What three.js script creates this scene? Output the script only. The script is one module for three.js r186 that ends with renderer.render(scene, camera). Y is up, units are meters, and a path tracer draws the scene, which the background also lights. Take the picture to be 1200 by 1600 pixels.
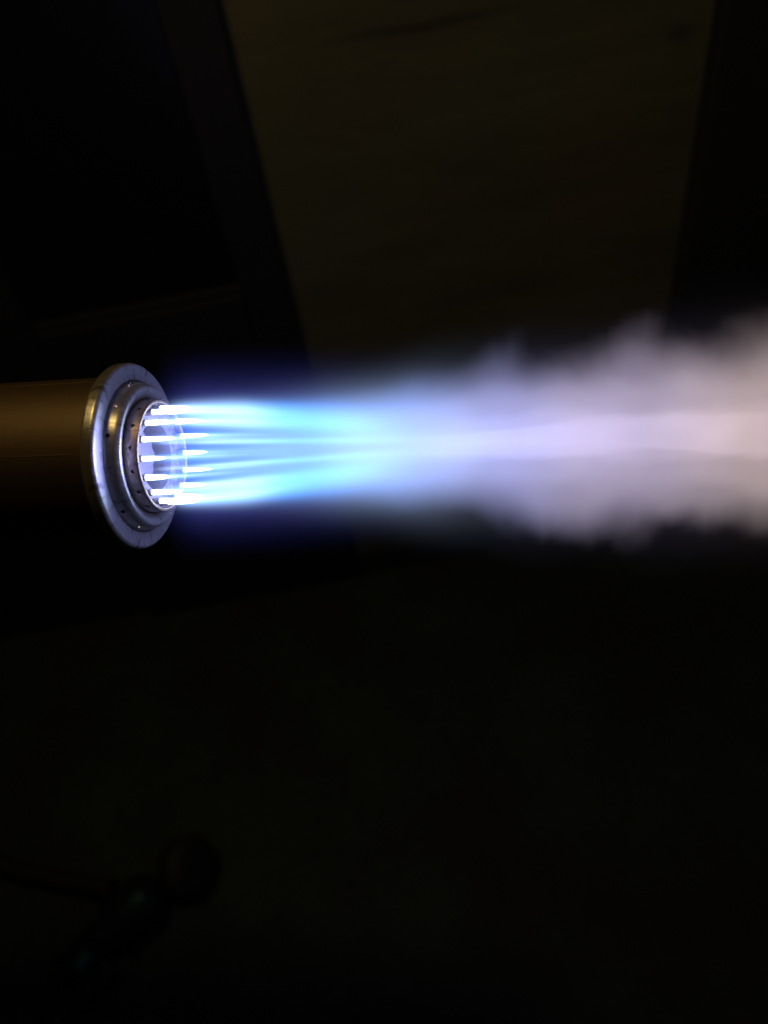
import * as THREE from 'three';
import { ImprovedNoise } from 'three/addons/math/ImprovedNoise.js';
import { mergeGeometries } from 'three/addons/utils/BufferGeometryUtils.js';
import { RoundedBoxGeometry } from 'three/addons/geometries/RoundedBoxGeometry.js';
import { Brush, Evaluator, SUBTRACTION } from 'three-bvh-csg';

// ---------------------------------------------------------------- camera, exposure, lights
const scene = new THREE.Scene();
scene.background = new THREE.Color(0, 0, 0);                       // a dark room at night: no sky, no sun
const camera = new THREE.PerspectiveCamera(69, 0.75, 0.02, 30);    // hand-held phone, looking 45 degrees down, slightly rolled
camera.rotation.order = 'YXZ';
camera.position.set(0, 1.5, 0);
camera.rotation.set(-Math.PI / 4, 0, -0.19);
camera.focus = 0.4;
camera.userData.fStop = 3.9;
scene.add(camera);
const renderer = new THREE.WebGLRenderer({ antialias: true });
renderer.toneMapping = THREE.LinearToneMapping;
renderer.toneMappingExposure = 1;
renderer.shadowMap.enabled = true;

// the burner's own frame: y along the flame, z towards the near side, origin in the middle of the flange face
const AXIS = new THREE.Vector3(0.97447, -0.00292, 0.22451).normalize();
const NEAR = new THREE.Vector3(-0.16835, 0.65211, 0.7392);
NEAR.addScaledVector(AXIS, -NEAR.dot(AXIS)).normalize();
const DOWN = new THREE.Vector3().crossVectors(AXIS, NEAR);
const RIM = 0.0145;                                                // the neck's rim stands this far in front of the flange
const ORIGIN = new THREE.Vector3(-0.11004, 1.2539, -0.31958).addScaledVector(AXIS, -RIM);
const FRAME = new THREE.Matrix4().makeBasis(DOWN, AXIS, NEAR).setPosition(ORIGIN);
const onAxis = (y) => new THREE.Vector3(0, y, 0).applyMatrix4(FRAME);

// light given off by the flame: indigo at the jets, then blue, then a pale plume
for (const [y, r, g, b, power, size] of [
  [RIM + 0.006, 0.34, 0.36, 1.0, 0.0006, 0.5],
  [RIM + 0.035, 0.32, 0.30, 1.0, 0.016, 1.1],
  [RIM + 0.09, 0.24, 0.32, 1.0, 0.03, 1.0],
  [RIM + 0.17, 0.62, 0.66, 1.0, 0.03, 1.3],
  [RIM + 0.27, 0.95, 0.86, 0.95, 0.02, 1.8],
]) {
  const l = new THREE.PointLight(new THREE.Color().setRGB(r, g, b), power);
  l.name = 'flame_light'; l.position.copy(onAxis(y)); l.castShadow = true; l.shadow.radius = size;
  scene.add(l);
}
// the dim warm ceiling lamp that brings out the tube and the boards
const LAMP_AT = new THREE.Vector3(-0.32, 2.5, -0.42);
{
  const l = new THREE.PointLight(new THREE.Color().setRGB(1, 0.7, 0.24), 0.85);
  l.name = 'ceiling_lamp_light'; l.position.copy(LAMP_AT); l.castShadow = true; l.shadow.radius = 5;
  scene.add(l);
}

// ---------------------------------------------------------------- helpers
const noise = new ImprovedNoise();
const fbm = (x, y, z, n = 4) => { let s = 0, a = 0.5; for (let i = 0; i < n; i++, a *= 0.5) { s += a * noise.noise(x, y, z); x = x * 2.03 + 7.1; y = y * 2.03 + 3.7; z = z * 2.03 + 1.3; } return s; };
let seed = 12345;
const rnd = () => { seed = (seed * 1664525 + 1013904223) >>> 0; return seed / 4294967296; };
const { clamp, lerp, smoothstep } = THREE.MathUtils;
const taken = new Map();
const numbered = (n) => { const k = taken.get(n) ?? 0; taken.set(n, k + 1); return k ? `${n}_${String(k).padStart(3, '0')}` : n; };
function add(o, name, parent) {
  o.name = parent === scene ? numbered(name) : name;
  o.castShadow = o.receiveShadow = true;
  parent.add(o);
  return o;
}
const part = (name, geometry, material, parent) => add(new THREE.Mesh(geometry, material), name, parent);
function thing(name, label, category, group) {
  const o = new THREE.Group();
  add(o, name, scene);
  o.userData = { label, category };
  if (group) o.userData.group = group;
  return o;
}
const structure = (o) => { o.userData.kind = 'structure'; return o; };
function texture(w, h, fn, srgb) {
  const d = new Uint8Array(w * h * 4);
  for (let y = 0; y < h; y++) for (let x = 0; x < w; x++) {
    const c = fn(x / w, y / h), o = (y * w + x) * 4, a = Array.isArray(c) ? c : [c, c, c];
    for (let k = 0; k < 3; k++) d[o + k] = clamp(a[k], 0, 1) * 255;
    d[o + 3] = 255;
  }
  const t = new THREE.DataTexture(d, w, h);
  t.magFilter = THREE.LinearFilter; t.minFilter = THREE.LinearMipmapLinearFilter;
  t.wrapS = t.wrapT = THREE.RepeatWrapping;
  if (srgb) t.colorSpace = THREE.SRGBColorSpace;
  t.needsUpdate = true;
  return t;
}
const lin = (r, g, b) => new THREE.Color().setRGB(r, g, b);
// surface of revolution about the burner's axis; points are [radius, y] in millimetres
const turned = (pts, seg = 160) => new THREE.LatheGeometry(pts.map(([r, y]) => new THREE.Vector2(Math.max(r, 0.0001) / 1000, y / 1000)), seg);
// rounds a turned profile's corners so that every edge catches light
function eased(pts, rad = 0.35) {
  const out = [];
  pts.forEach((p, i) => {
    if (i === 0 || i === pts.length - 1) { out.push(p); return; }
    const a = pts[i - 1], b = pts[i + 1], la = Math.hypot(a[0] - p[0], a[1] - p[1]), lb = Math.hypot(b[0] - p[0], b[1] - p[1]);
    const r = Math.min(p[2] ?? rad, la * 0.45, lb * 0.45);
    const s = [p[0] + (a[0] - p[0]) * r / la, p[1] + (a[1] - p[1]) * r / la], e = [p[0] + (b[0] - p[0]) * r / lb, p[1] + (b[1] - p[1]) * r / lb];
    for (let k = 0; k <= 4; k++) { const t = k / 4, u = 1 - t; out.push([u * u * s[0] + 2 * u * t * p[0] + t * t * e[0], u * u * s[1] + 2 * u * t * p[1] + t * t * e[1]]); }
  });
  return out;
}
// metres along and round a turned surface as uv, so that brushed grain keeps its size
function withGrain(g, scale = 1) {
  const p = g.attributes.position, uv = g.attributes.uv;
  for (let i = 0; i < p.count; i++) {
    const r = Math.hypot(p.getX(i), p.getZ(i));
    uv.setXY(i, uv.getX(i) * 6, (p.getY(i) + r) * scale * 12);
  }
  return g;
}

// ---------------------------------------------------------------- materials
const turnedBump = texture(256, 1024, (u, v) => {
  const k = Math.round(v * 1024);
  const line = 0.5 + 0.5 * noise.noise(k * 0.71, 3.3, 0.5) + 0.25 * noise.noise(u * 9, k * 0.37, 8.1);
  return 0.5 + 0.35 * (line - 0.5);
});
const wear = texture(512, 512, (u, v) => {
  const x = u * 26, y = v * 26;
  const scuff = Math.max(0, fbm(x, y, 2.2) * 2.2), fleck = noise.noise(x * 3.1, y * 3.1, 5.5) > 0.56 ? 0.3 : 0;
  return 0.7 + 0.32 * scuff - 0.6 * fleck + 0.06 * noise.noise(x * 7, y * 7, 1.1);
});
const tone = texture(512, 512, (u, v) => {
  const x = u * 18, y = v * 18, k = 0.87 + 0.24 * fbm(x, y, 9.4) + 0.05 * noise.noise(x * 6, y * 6, 3);
  const spot = noise.noise(x * 1.7 + 40, y * 1.7, 4.4) > 0.56 ? 0.86 : 1;
  const soot = 1 - 0.45 * smoothstep(fbm(x * 0.55 + 3, y * 0.55, 12.7, 5), 0.16, 0.3), scratch = noise.noise(x * 0.8 + 2, y * 14, 21) > 0.62 ? 1.25 : 1, q = k * spot * soot * scratch;
  return [q, q * 0.985, q * 0.96];
});
const tubeTone = texture(512, 512, (u, v) => {
  const k = 0.86 + 0.1 * fbm(u * 40, v * 10, 3.4) + 0.12 * noise.noise(u * 160, v * 30, 1.2) + 0.05 * noise.noise(u * 220, v * 220, 6);
  return [k, k * 0.98, k * 0.95];
});
const steel = new THREE.MeshPhysicalMaterial({ color: lin(0.6, 0.58, 0.56), metalness: 0.85, roughness: 0.46, anisotropy: 0.55, anisotropyRotation: Math.PI / 2, roughnessMap: wear, map: tone, bumpMap: turnedBump, bumpScale: 0.00004 });
const neckSteel = new THREE.MeshPhysicalMaterial({ color: lin(0.42, 0.34, 0.32), metalness: 0.8, roughness: 0.58, anisotropy: 0.4, anisotropyRotation: Math.PI / 2, roughnessMap: wear, map: tone, bumpMap: turnedBump, bumpScale: 0.00004 });
const plateSteel = new THREE.MeshPhysicalMaterial({ color: lin(0.34, 0.33, 0.35), metalness: 0.2, roughness: 0.6, roughnessMap: wear, map: tone, bumpMap: turnedBump, bumpScale: 0.00003 });
const tubeMetal = new THREE.MeshPhysicalMaterial({ color: lin(0.16, 0.115, 0.075), metalness: 0.97, roughness: 0.56, map: tubeTone, bumpMap: turnedBump, bumpScale: 0.00005 });
const brightEdge = new THREE.MeshPhysicalMaterial({ color: lin(0.7, 0.5, 0.28), metalness: 1, roughness: 0.5 });
const innerSteel = new THREE.MeshPhysicalMaterial({ color: lin(0.36, 0.36, 0.38), metalness: 0.5, roughness: 0.55, roughnessMap: wear, bumpMap: turnedBump, bumpScale: 0.00003 });
// things that only glow: colour per vertex is what the burning gas gives off there, alpha how much of it there is
const gas = new THREE.MeshBasicMaterial({ color: 0xffffff, vertexColors: true, transparent: true, depthWrite: false, side: THREE.DoubleSide });

// ---------------------------------------------------------------- the setting: floor and boarded wall
const streaks = [[0.37, 1.205, 0.2, 0.01, 0.4], [0.42, 0.985, 0.1, 0.02, 0.15], [0.55, 0.92, 0.16, 0.02, 0.12], [0.3, 0.86, 0.12, 0.03, 0.15], [0.78, 1.13, 0.03, 0.02, 0.3], [0.48, 0.74, 0.2, 0.03, 0.18], [0.7, 0.8, 0.1, 0.02, 0.12]];   // dark knots and streaks in the plywood: x and height in metres from the sheet's corner, half length, half width, depth of tone
const plywood = new THREE.MeshStandardMaterial({
  roughness: 0.85, map: texture(1024, 1024, (u, v) => {
    const x = u * 0.95, y = v * 1.9;
    const warp = fbm(x * 1.5, y * 2.2, 3.1) * 0.12, ring = noise.noise(x * 1.6, (y + warp) * 26, 5.1), pore = Math.max(0, noise.noise(x * 24, y * 300, 2.7));
    let t = 0.8 + 0.06 * ring - 0.14 * pore + 0.16 * fbm(x * 2.4, y * 7, 8.8);
    for (const [sx, sy, sl, sw, k] of streaks) { const d = Math.hypot((x - sx) / sl, (y + 0.012 * fbm(x * 9, sy * 7, 1.7) - sy) / sw); t *= 1 - k * Math.max(0, 1 - d); }
    const moss = clamp(0.5 + 1.2 * fbm(x * 2.1 + 4, y * 1.6, 6.6, 3), 0, 1);
    return [lerp(0.44, 0.36, moss) * t, lerp(0.39, 0.4, moss) * t, 0.27 * t];
  }, true),
});
const floorMat = new THREE.MeshStandardMaterial({
  map: texture(512, 512, (u, v) => { const t = 0.5 + 0.5 * fbm(u * 9, v * 9, 0.3, 5) + 0.14 * noise.noise(u * 90, v * 90, 1); return [0.16 * t, 0.25 * t, 0.22 * t]; }, true), roughness: 0.85,
});
floorMat.map.repeat.set(3, 3);
const navy = new THREE.MeshPhysicalMaterial({ color: lin(0.0035, 0.004, 0.006), roughness: 0.7, bumpMap: texture(256, 256, (u, v) => 0.5 + 0.4 * fbm(u * 20, v * 20, 7)), bumpScale: 0.0004 });
const blackGlass = new THREE.MeshPhysicalMaterial({ color: lin(0.004, 0.004, 0.005), roughness: 0.35 });
const darkPost = new THREE.MeshStandardMaterial({ color: lin(0.009, 0.011, 0.009), roughness: 0.8 });

structure(part('floor', new THREE.PlaneGeometry(6, 6).rotateX(-Math.PI / 2), floorMat, scene)).position.set(0, 0, -0.6);
const wall = structure(add(new THREE.Group(), 'wall', scene));
wall.position.set(0, 0, -1.3);
{
  const g = new THREE.BoxGeometry(0.95, 1.9, 0.03), uv = g.attributes.uv, p = g.attributes.position;
  for (let k = 0; k < p.count; k++) uv.setXY(k, (p.getX(k) + 0.475) / 0.95, (p.getY(k) + 0.95) / 1.9);
  part('plywood_sheet', g, plywood, wall).position.set(0.3, 0.951, -0.015);
  part('skirting', new RoundedBoxGeometry(0.74, 0.08, 0.016, 2, 0.003), darkPost, wall).position.set(0.28, 0.041, 0.0085);
}

// dark framed cabinet door at the left of the boards
const cabinet = thing('cabinet', 'dark cabinet with a recessed black door panel beside the wooden boards', 'cabinet');
cabinet.position.set(-0.095, 0, -1.3);
{
  const box = (n, x0, x1, y0, y1, z0, z1, m, r = 0.004) => part(n, new RoundedBoxGeometry(x1 - x0, y1 - y0, z1 - z0, 2, r), m, cabinet).position.set((x0 + x1) / 2, (y0 + y1) / 2, (z0 + z1) / 2);
  box('stile', -0.085, 0, 0.02, 2.0, 0.003, 0.03, navy);
  box('stile', -0.56, -0.471, 0.02, 2.0, 0.003, 0.03, navy);
  box('rail', -0.4705, -0.0855, 0.02, 0.845, 0.003, 0.028, navy);
  box('rail', -0.4705, -0.0855, 1.85, 2.0, 0.003, 0.028, navy);
  box('moulding', -0.4705, -0.0855, 0.8455, 0.86, 0.003, 0.02, navy, 0.003);
  box('door_panel', -0.4705, -0.0855, 0.861, 1.849, -0.02, 0.004, blackGlass);
  box('carcass', -1.1, -0.002, 0.005, 2.02, -0.4, 0.002, navy);
}
const post = thing('wall_post', 'dark upright post at the edge of the wooden boards', 'post');
post.position.set(0.654, 0, -1.3);
part('shaft', new RoundedBoxGeometry(0.4, 2, 0.06, 2, 0.006), darkPost, post).position.set(0.2, 1, 0.01);
part('plinth', new RoundedBoxGeometry(0.42, 0.09, 0.075, 2, 0.006), darkPost, post).position.set(0.2, 0.045, 0.012);

// ---------------------------------------------------------------- ceiling lamp (above the frame)
{
  const t = thing('ceiling_lamp', 'round warm bulb under a metal shade hanging above the burner', 'lamp');
  t.position.copy(LAMP_AT);
  part('bulb', new THREE.SphereGeometry(0.1, 24, 16), new THREE.MeshStandardMaterial({ color: 0x000000, emissive: lin(1, 0.66, 0.24), emissiveIntensity: 4 }), t);
  part('shade', new THREE.LatheGeometry([[0.02, 0.125], [0.07, 0.12], [0.12, 0.09], [0.17, 0.03], [0.173, 0.03], [0.123, 0.093], [0.07, 0.125], [0.02, 0.13]].map(([r, y]) => new THREE.Vector2(r, y)), 48), darkPost, t);
  part('cord', new THREE.CylinderGeometry(0.003, 0.003, 0.5, 8), darkPost, t).position.y = 0.375;
}

// ---------------------------------------------------------------- the burner
const burner = thing('gas_burner', 'steel gas burner with a wide flange and a ring of sixteen small jets', 'burner');
burner.applyMatrix4(FRAME);
const csg = new Evaluator();
csg.attributes = ['position', 'normal', 'uv'];
csg.useGroups = false;
// radial drilled holes: [angle, y, radius] in degrees and millimetres
function drilled(geometry, material, holes, r0, r1) {
  let b = new Brush(geometry, material);
  b.updateMatrixWorld();
  for (const [deg, y, rad] of holes) {
    const g = new THREE.CylinderGeometry(rad / 1000, rad / 1000, (r1 - r0) / 1000, 20).rotateX(Math.PI / 2).translate(0, 0, (r0 + r1) / 2000);
    const h = new Brush(g.rotateY(deg * Math.PI / 180).translate(0, y / 1000, 0), material);
    h.updateMatrixWorld();
    b = csg.evaluate(b, h, SUBTRACTION);
    b.updateMatrixWorld();
  }
  return b.geometry;
}
const STEP = 360 / 16, PHASE = 2.6;

part('tube', withGrain(turned(eased([[39, -520], [43, -520], [43, -5.8], [39, -5.8], [39, -520]]), 200)), tubeMetal, burner);
for (const deg of [-66, -3]) {
  const s = part('seam', new THREE.CylinderGeometry(0.00028, 0.00028, 0.5, 8), tubeMetal, burner), a = deg * Math.PI / 180;
  s.position.set(Math.sin(a) * 0.0430, -0.263, Math.cos(a) * 0.0430);
}
part('flange', withGrain(turned(eased([[40.6, -2.6], [37, -2.6], [37, -6], [47.6, -6, 1.4], [49.8, -4.2, 1.6], [49.8, 0.6, 1.2], [48.6, 2, 0.9], [41.0, 2, 0.4], [40.6, -2.6]], 0.3), 200)), steel, burner);
part('retaining_ring', withGrain(drilled(turned(eased([[30.4, -2], [40.1, -2], [40.1, 0.6, 0.4], [38.6, 7.2, 1.6], [37.0, 9.2, 1.2], [34.9, 9.0, 1.4], [32.4, 7.2, 1.6], [30.4, 6.6, 0.2], [30.4, -2]], 0.3), 180), steel, [-16, 44, 104, 164, 224, 284].map((d) => [d, 3.6, 1.15]), 33.5, 44)), steel, burner);
for (const [deg, y] of [[-68, 4.2], [-40, 4.6], [68, 4.4]]) {
  const a = deg * Math.PI / 180, s = part('set_screw', new THREE.CylinderGeometry(0.00075, 0.00085, 0.0012, 14).rotateX(Math.PI / 2), brightEdge, burner);
  s.position.set(Math.sin(a) * 0.0394, y / 1000, Math.cos(a) * 0.0394); s.rotation.y = a;
}
part('neck', withGrain(drilled(turned(eased([[28.2, -4], [30.2, -4], [30.2, 14.0, 0.4], [29.8, 14.5, 0.3], [28.6, 14.5, 0.3], [28.2, 14.0, 0.3], [28.2, -4]], 0.3), 180), steel, Array.from({ length: 16 }, (_, k) => [PHASE + STEP * (k + 0.5), 10.9, 1.05]), 29.0, 32)), neckSteel, burner);
part('injector_plate', withGrain(turned(eased([[19.6, 8], [28.15, 8], [28.15, 10.4, 0.3], [19.6, 10.4, 0.4], [19.6, 8]]), 128)), plateSteel, burner);
const injectorShape = turned(eased([[0.7, -1], [1.7, -1], [1.7, 3.0, 0.15], [1.95, 3.2, 0.1], [1.95, 3.9, 0.2], [1.6, 4.2, 0.15], [1.15, 4.2, 0.1], [0.7, 3], [0.7, -1]], 0.15), 28);
for (let k = 0; k < 16; k++) {
  const a = (PHASE + STEP * k) * Math.PI / 180, n = part('injector', injectorShape, plateSteel, burner);
  n.position.set(Math.sin(a) * 0.0252, 0.0104, Math.cos(a) * 0.0252);
}
part('sleeve', withGrain(turned(eased([[18.6, -12], [19.6, -12], [19.6, 10, 0.3], [18.6, 10, 0.3], [18.6, -12]]), 128)), innerSteel, burner);
part('back_plate', withGrain(turned(eased([[0, -8], [18.55, -8], [18.55, -5.5, 0.3], [15.5, -5.5, 0.3], [14.6, -2.8, 0.5], [0, -2.6]]), 96)), innerSteel, burner);
{ // scalloped disc that spreads the air in the middle of the burner
  const s = new THREE.Shape();
  for (let i = 0; i <= 144; i++) {
    const a = i / 144 * Math.PI * 2, r = (11.2 + 2.1 * Math.abs(Math.cos(a * 4))) / 1000;
    i ? s.lineTo(Math.cos(a) * r, Math.sin(a) * r) : s.moveTo(Math.cos(a) * r, Math.sin(a) * r);
  }
  const g = new THREE.ExtrudeGeometry(s, { depth: 0.0016, bevelEnabled: true, bevelSize: 0.0003, bevelThickness: 0.0003, bevelSegments: 2 }).rotateX(-Math.PI / 2);
  part('air_diffuser', g, innerSteel, burner).position.y = 0.0006;
  part('diffuser_stem', new THREE.CylinderGeometry(0.003, 0.003, 0.006, 24), innerSteel, burner).position.y = -0.001;
}

// ---------------------------------------------------------------- the flame
const flame = thing('flame', 'long blue gas flame roaring sideways out of the burner and fading to lavender', 'flame');
flame.applyMatrix4(FRAME);
// light given off in one crossing of a luminous sheet -> colour and alpha of that vertex
const MOST = 0.3, BRIGHT = 3;
function glow(e, out) {
  const m = Math.max(e[0], e[1], e[2]);
  if (m < 1e-5) { out.push(0, 0, 0, 0); return; }
  const a = MOST * (1 - Math.exp(-m / (MOST * BRIGHT)));
  out.push(e[0] / a, e[1] / a, e[2] / a, a);
}
// a bent sheet of burning gas over a grid of n x m; where(i/n, j/m) gives [x, y, z], light(i/n, j/m, p) what it gives off there
function sheet(n, m, where, light) {
  const pos = [], col = [], idx = [];
  for (let i = 0; i <= n; i++) for (let j = 0; j <= m; j++) { const p = where(i / n, j / m); pos.push(...p); glow(light(i / n, j / m, p), col); }
  for (let i = 0; i < n; i++) for (let j = 0; j < m; j++) {
    const a = i * (m + 1) + j, b = a + m + 1;
    idx.push(a, b, a + 1, a + 1, b, b + 1);
  }
  const g = new THREE.BufferGeometry();
  g.setAttribute('position', new THREE.Float32BufferAttribute(pos, 3));
  g.setAttribute('color', new THREE.Float32BufferAttribute(col, 4));
  g.setIndex(idx);
  return g;
}
const curve = (pts) => (x) => {                                     // smooth curve through [x, value or values]
  if (x <= pts[0][0]) return pts[0][1];
  for (let i = 0; i + 1 < pts.length; i++) if (x <= pts[i + 1][0]) {
    const t = (x - pts[i][0]) / (pts[i + 1][0] - pts[i][0]), u = t * t * (3 - 2 * t), a = pts[i][1], b = pts[i + 1][1];
    return Array.isArray(a) ? a.map((v, k) => lerp(v, b[k], u)) : lerp(a, b, u);
  }
  return pts[pts.length - 1][1];
};
const bend = (s) => 0.0252 - 0.0115 * Math.pow(clamp(s / 0.11, 0, 1.2), 1.6);   // the jets lean in towards the axis
// white-hot inner cones and their blue tails, one of each per jet
{
  const len = 16, coneShape = (() => {
    const pts = [];
    for (let i = 0; i <= 28; i++) { const t = i / 28; pts.push([1.3 * Math.pow(1 - Math.pow(t, 2.8), 0.62) + 0.02, t * len]); }
    const g = turned(pts, 20).toNonIndexed(), p = g.attributes.position, col = [];
    for (let i = 0; i < p.count; i++) { const t = p.getY(i) * 1000 / len, a = 0.95 * (1 - smoothstep(t, 0.55, 1.0) * 0.8); col.push(4.2, 4.8, 5.6, a); }
    g.setAttribute('color', new THREE.Float32BufferAttribute(col, 4));
    g.deleteAttribute('uv');
    return g;
  })();
  const reach = 0.125;
  const wide = curve([[0, 0.0034], [0.015, 0.0046], [0.05, 0.0075], [0.09, 0.0105], [0.125, 0.012]]);
  const hot = curve([[0, 0], [0.004, 0.75], [0.014, 1.0], [0.032, 0.6], [0.06, 0.22], [0.095, 0.07], [0.125, 0]]);
  for (let k = 0; k < 16; k++) {
    const a = (PHASE + STEP * k) * Math.PI / 180, out = [Math.sin(a), Math.cos(a)], side = [Math.cos(a), -Math.sin(a)];
    const c = part('inner_cone', coneShape, gas, flame);
    c.position.set(out[0] * 0.0252, 0.0147, out[1] * 0.0252);
    c.scale.set(0.9 + 0.2 * rnd(), 0.8 + 0.32 * rnd(), 0.9 + 0.2 * rnd());
    const sheets = [], power = 0.85 + 0.3 * rnd();
    for (let q = 0; q < 2; q++) {
      const ang = (q / 2) * Math.PI + 0.35 + a * 0.37;
      sheets.push(sheet(44, 10, (u, v) => {
        const s = u * reach, w = wide(s), r = (v * 2 - 1) * w;
        const twist = ang + 0.5 * fbm(s * 14, k * 3.3, q * 5.1, 2);
        const R = bend(s), ro = R + r * Math.cos(twist), rs = r * Math.sin(twist) + 0.0012 * fbm(s * 22, k * 1.7, 4, 2) * s * 20;
        return [out[0] * ro + side[0] * rs, 0.0147 + s, out[1] * ro + side[1] * rs];
      }, (u, v) => {
        const s = u * reach, x = Math.abs(v * 2 - 1), f = Math.max(0, Math.exp(-3.2 * x * x) - 0.041) * hot(s) * power * 0.62;
        const core = Math.exp(-16 * x * x) * Math.max(0, 1 - s / 0.085) * 0.6 * hot(s);
        return [0.07 * f + core * 0.8, 0.36 * f + core, 1.0 * f + core * 1.25];
      }));
    }
    part('jet_tail', mergeGeometries(sheets), gas, flame);
  }
}
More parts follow.
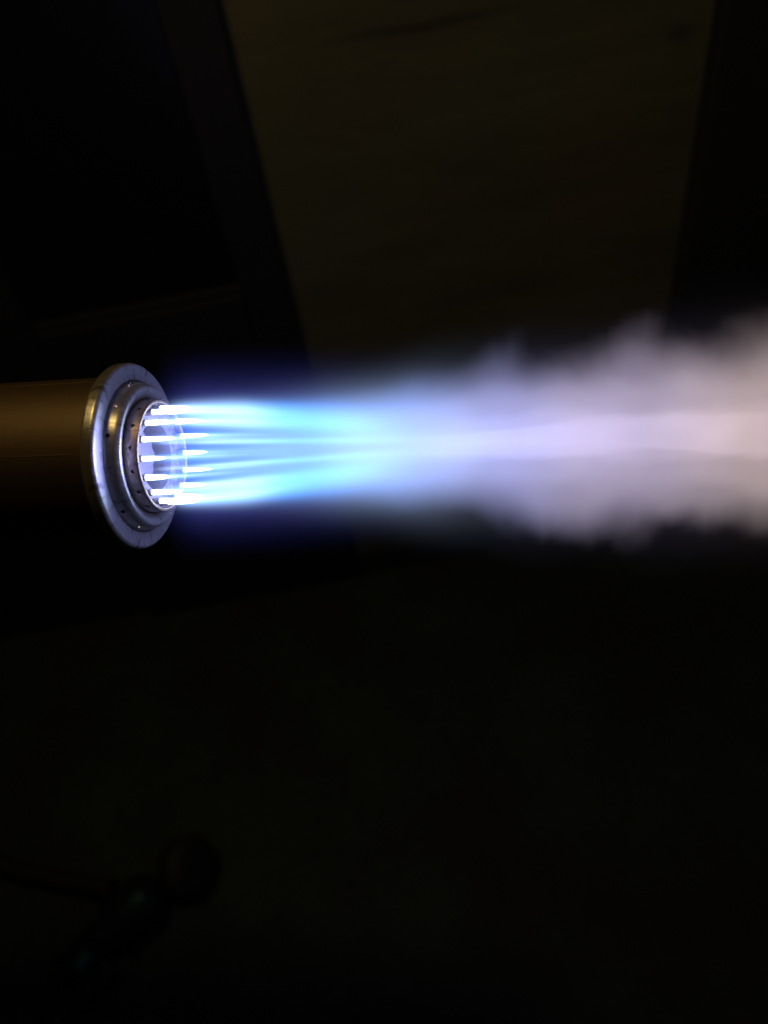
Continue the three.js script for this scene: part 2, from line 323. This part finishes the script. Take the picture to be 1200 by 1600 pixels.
// the body of the flame: radial sheets of gas that share the axis, bent and wrinkled, brightest where the jets merge
{
  const N = 12, LEN = 0.6;
  const coreCol = curve([[0, [0.1, 0.18, 0.8]], [0.03, [0.22, 0.27, 0.95]], [0.07, [0.42, 0.54, 1.2]], [0.11, [0.66, 0.92, 1.5]], [0.15, [0.8, 1.0, 1.6]], [0.19, [0.54, 0.55, 1.0]], [0.24, [0.36, 0.31, 0.54]], [0.3, [0.27, 0.21, 0.25]], [0.42, [0.16, 0.1, 0.07]], [0.6, [0, 0, 0]]]);
  const coreWide = curve([[0, 0.024], [0.05, 0.023], [0.1, 0.025], [0.15, 0.028], [0.2, 0.030], [0.3, 0.036], [0.6, 0.05]]);
  const haloCol = curve([[0, [0.02, 0.1, 0.5]], [0.02, [0.03, 0.16, 0.75]], [0.07, [0.08, 0.25, 0.95]], [0.12, [0.2, 0.33, 0.98]], [0.17, [0.34, 0.35, 0.7]], [0.22, [0.4, 0.345, 0.5]], [0.3, [0.41, 0.32, 0.33]], [0.42, [0.18, 0.11, 0.07]], [0.6, [0, 0, 0]]]);
  const haloWide = curve([[0, 0.0275], [0.02, 0.0285], [0.05, 0.029], [0.1, 0.0315], [0.15, 0.039], [0.2, 0.052], [0.25, 0.056], [0.3, 0.055], [0.6, 0.066]]);
  const ringCol = curve([[0, [0.5, 0.75, 1.1]], [0.04, [0.42, 0.72, 1.1]], [0.07, [0.1, 0.45, 1.1]], [0.13, [0.12, 0.38, 1.0]]]), ringHot = curve([[0, 0.15], [0.015, 0.7], [0.05, 0.72], [0.085, 0.44], [0.14, 0]]), ringWide = curve([[0, 0.003], [0.05, 0.0048], [0.1, 0.007], [0.14, 0.0085]]);   // where the jets run together into one hollow cone
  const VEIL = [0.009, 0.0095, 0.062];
  const veilAt = (s, r) => { const q = 1 - Math.hypot((s - 0.02) / (s < 0.02 ? 0.03 : 0.17), Math.max(0, r - 0.024) / 0.037); return q > 0 ? q * q : 0; };   // violet haze of glow around the nozzle, painted into the sheets' vertex colours
  const reachWide = (s) => Math.max(haloWide(s) * 1.42, 0.061);
  const rough = curve([[0, 0], [0.09, 0.02], [0.14, 0.2], [0.2, 0.42], [0.6, 0.55]]);
  for (let k = 0; k < N; k++) {
    const base = (k + 0.5) / N * Math.PI * 2;
    const edge = (s, p, r) => 1 + rough(s) * 1.5 * fbm((s - 0.08 * r) * 25 + 3, p[0] * 15 + 5, p[2] * 15, 4);
    const g = sheet(140, 28, (u, v) => {
      const s = LEN * Math.pow(u, 1.15), r = v * reachWide(s);
      const f = base + 0.09 * Math.sin(s * 21 + k * 2.4) * smoothstep(s, 0.08, 0.16) + rough(s) * 0.5 * fbm(s * 17, v * 1.5 + k * 4.7, 2.1, 2);
      return [Math.sin(f) * r, RIM + 0.001 + s, Math.cos(f) * r];
    }, (u, v, p) => {
      const s = LEN * Math.pow(u, 1.15), r = Math.hypot(p[0], p[2]), start = smoothstep(s, 0, 0.012);
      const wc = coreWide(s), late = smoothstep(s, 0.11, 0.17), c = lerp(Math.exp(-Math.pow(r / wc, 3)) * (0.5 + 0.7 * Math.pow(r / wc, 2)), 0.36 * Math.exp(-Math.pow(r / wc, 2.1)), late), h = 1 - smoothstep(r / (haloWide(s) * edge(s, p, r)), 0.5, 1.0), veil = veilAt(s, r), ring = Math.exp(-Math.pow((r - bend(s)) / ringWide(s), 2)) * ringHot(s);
      const streak = 1 + rough(s) * 0.9 * fbm(s * 8, p[0] * 60, p[2] * 60, 2), lump = 1 + rough(s) * 0.9 * fbm(s * 34 + 9, p[0] * 26, p[2] * 26, 3);
      const A = coreCol(s), B = haloCol(s), fade = 1 - smoothstep(v, 0.85, 1);
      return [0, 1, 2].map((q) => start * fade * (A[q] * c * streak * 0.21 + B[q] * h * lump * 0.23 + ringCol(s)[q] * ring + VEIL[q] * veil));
    });
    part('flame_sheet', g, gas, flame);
  }
}

// ---------------------------------------------------------------- dark hose fitting on the floor
{
  const t = thing('hose_coupling', 'dark glossy hose coupling with a round knob lying on the dark floor', 'hose coupling');
  t.position.set(-0.56, 0, -0.56);
  const rubber = new THREE.MeshPhysicalMaterial({ color: lin(0.004, 0.004, 0.004), roughness: 0.7 });
  const paint = new THREE.MeshPhysicalMaterial({ color: lin(0.008, 0.014, 0.012), roughness: 0.4, specularColor: lin(0.15, 0.5, 0.42) });
  const k = part('knob', new THREE.LatheGeometry([[0, -0.03], [0.05, -0.03], [0.058, -0.022], [0.06, 0.01], [0.054, 0.024], [0.03, 0.03], [0, 0.03]].map(([r, y]) => new THREE.Vector2(Math.max(r, 1e-4), y)), 9), rubber, t);
  k.position.set(0.06, 0.062, -0.03); k.rotation.set(0.5, 0, -0.9);
  const b = part('body', new THREE.LatheGeometry([[0, -0.13], [0.032, -0.13], [0.036, -0.1], [0.036, -0.03], [0.05, -0.02], [0.052, 0.05], [0.04, 0.07], [0.026, 0.08], [0, 0.08]].map(([r, y]) => new THREE.Vector2(Math.max(r, 1e-4), y)), 8), paint, t);
  b.position.set(-0.06, 0.056, 0.04); b.rotation.set(0, 0.6, -1.45);
  const n = part('hex_nut', new THREE.CylinderGeometry(0.042, 0.042, 0.03, 6), paint, t);
  n.position.set(-0.13, 0.05, 0.1); n.rotation.set(1.2, 0.3, 0.7);
  part('outlet', new THREE.CylinderGeometry(0.022, 0.03, 0.2, 20), rubber, t).position.set(-0.16, 0.03, 0.17);
  t.children[3].rotation.set(1.45, 0, 0.8);
  const path = new THREE.CatmullRomCurve3([[-0.09, 0.05, -0.02], [-0.17, 0.04, -0.05], [-0.3, 0.025, -0.1], [-0.5, 0.02, -0.2], [-0.8, 0.02, -0.3]].map((p) => new THREE.Vector3(...p)));
  part('hose', new THREE.TubeGeometry(path, 60, 0.019, 12), rubber, t);
}

renderer.render(scene, camera);
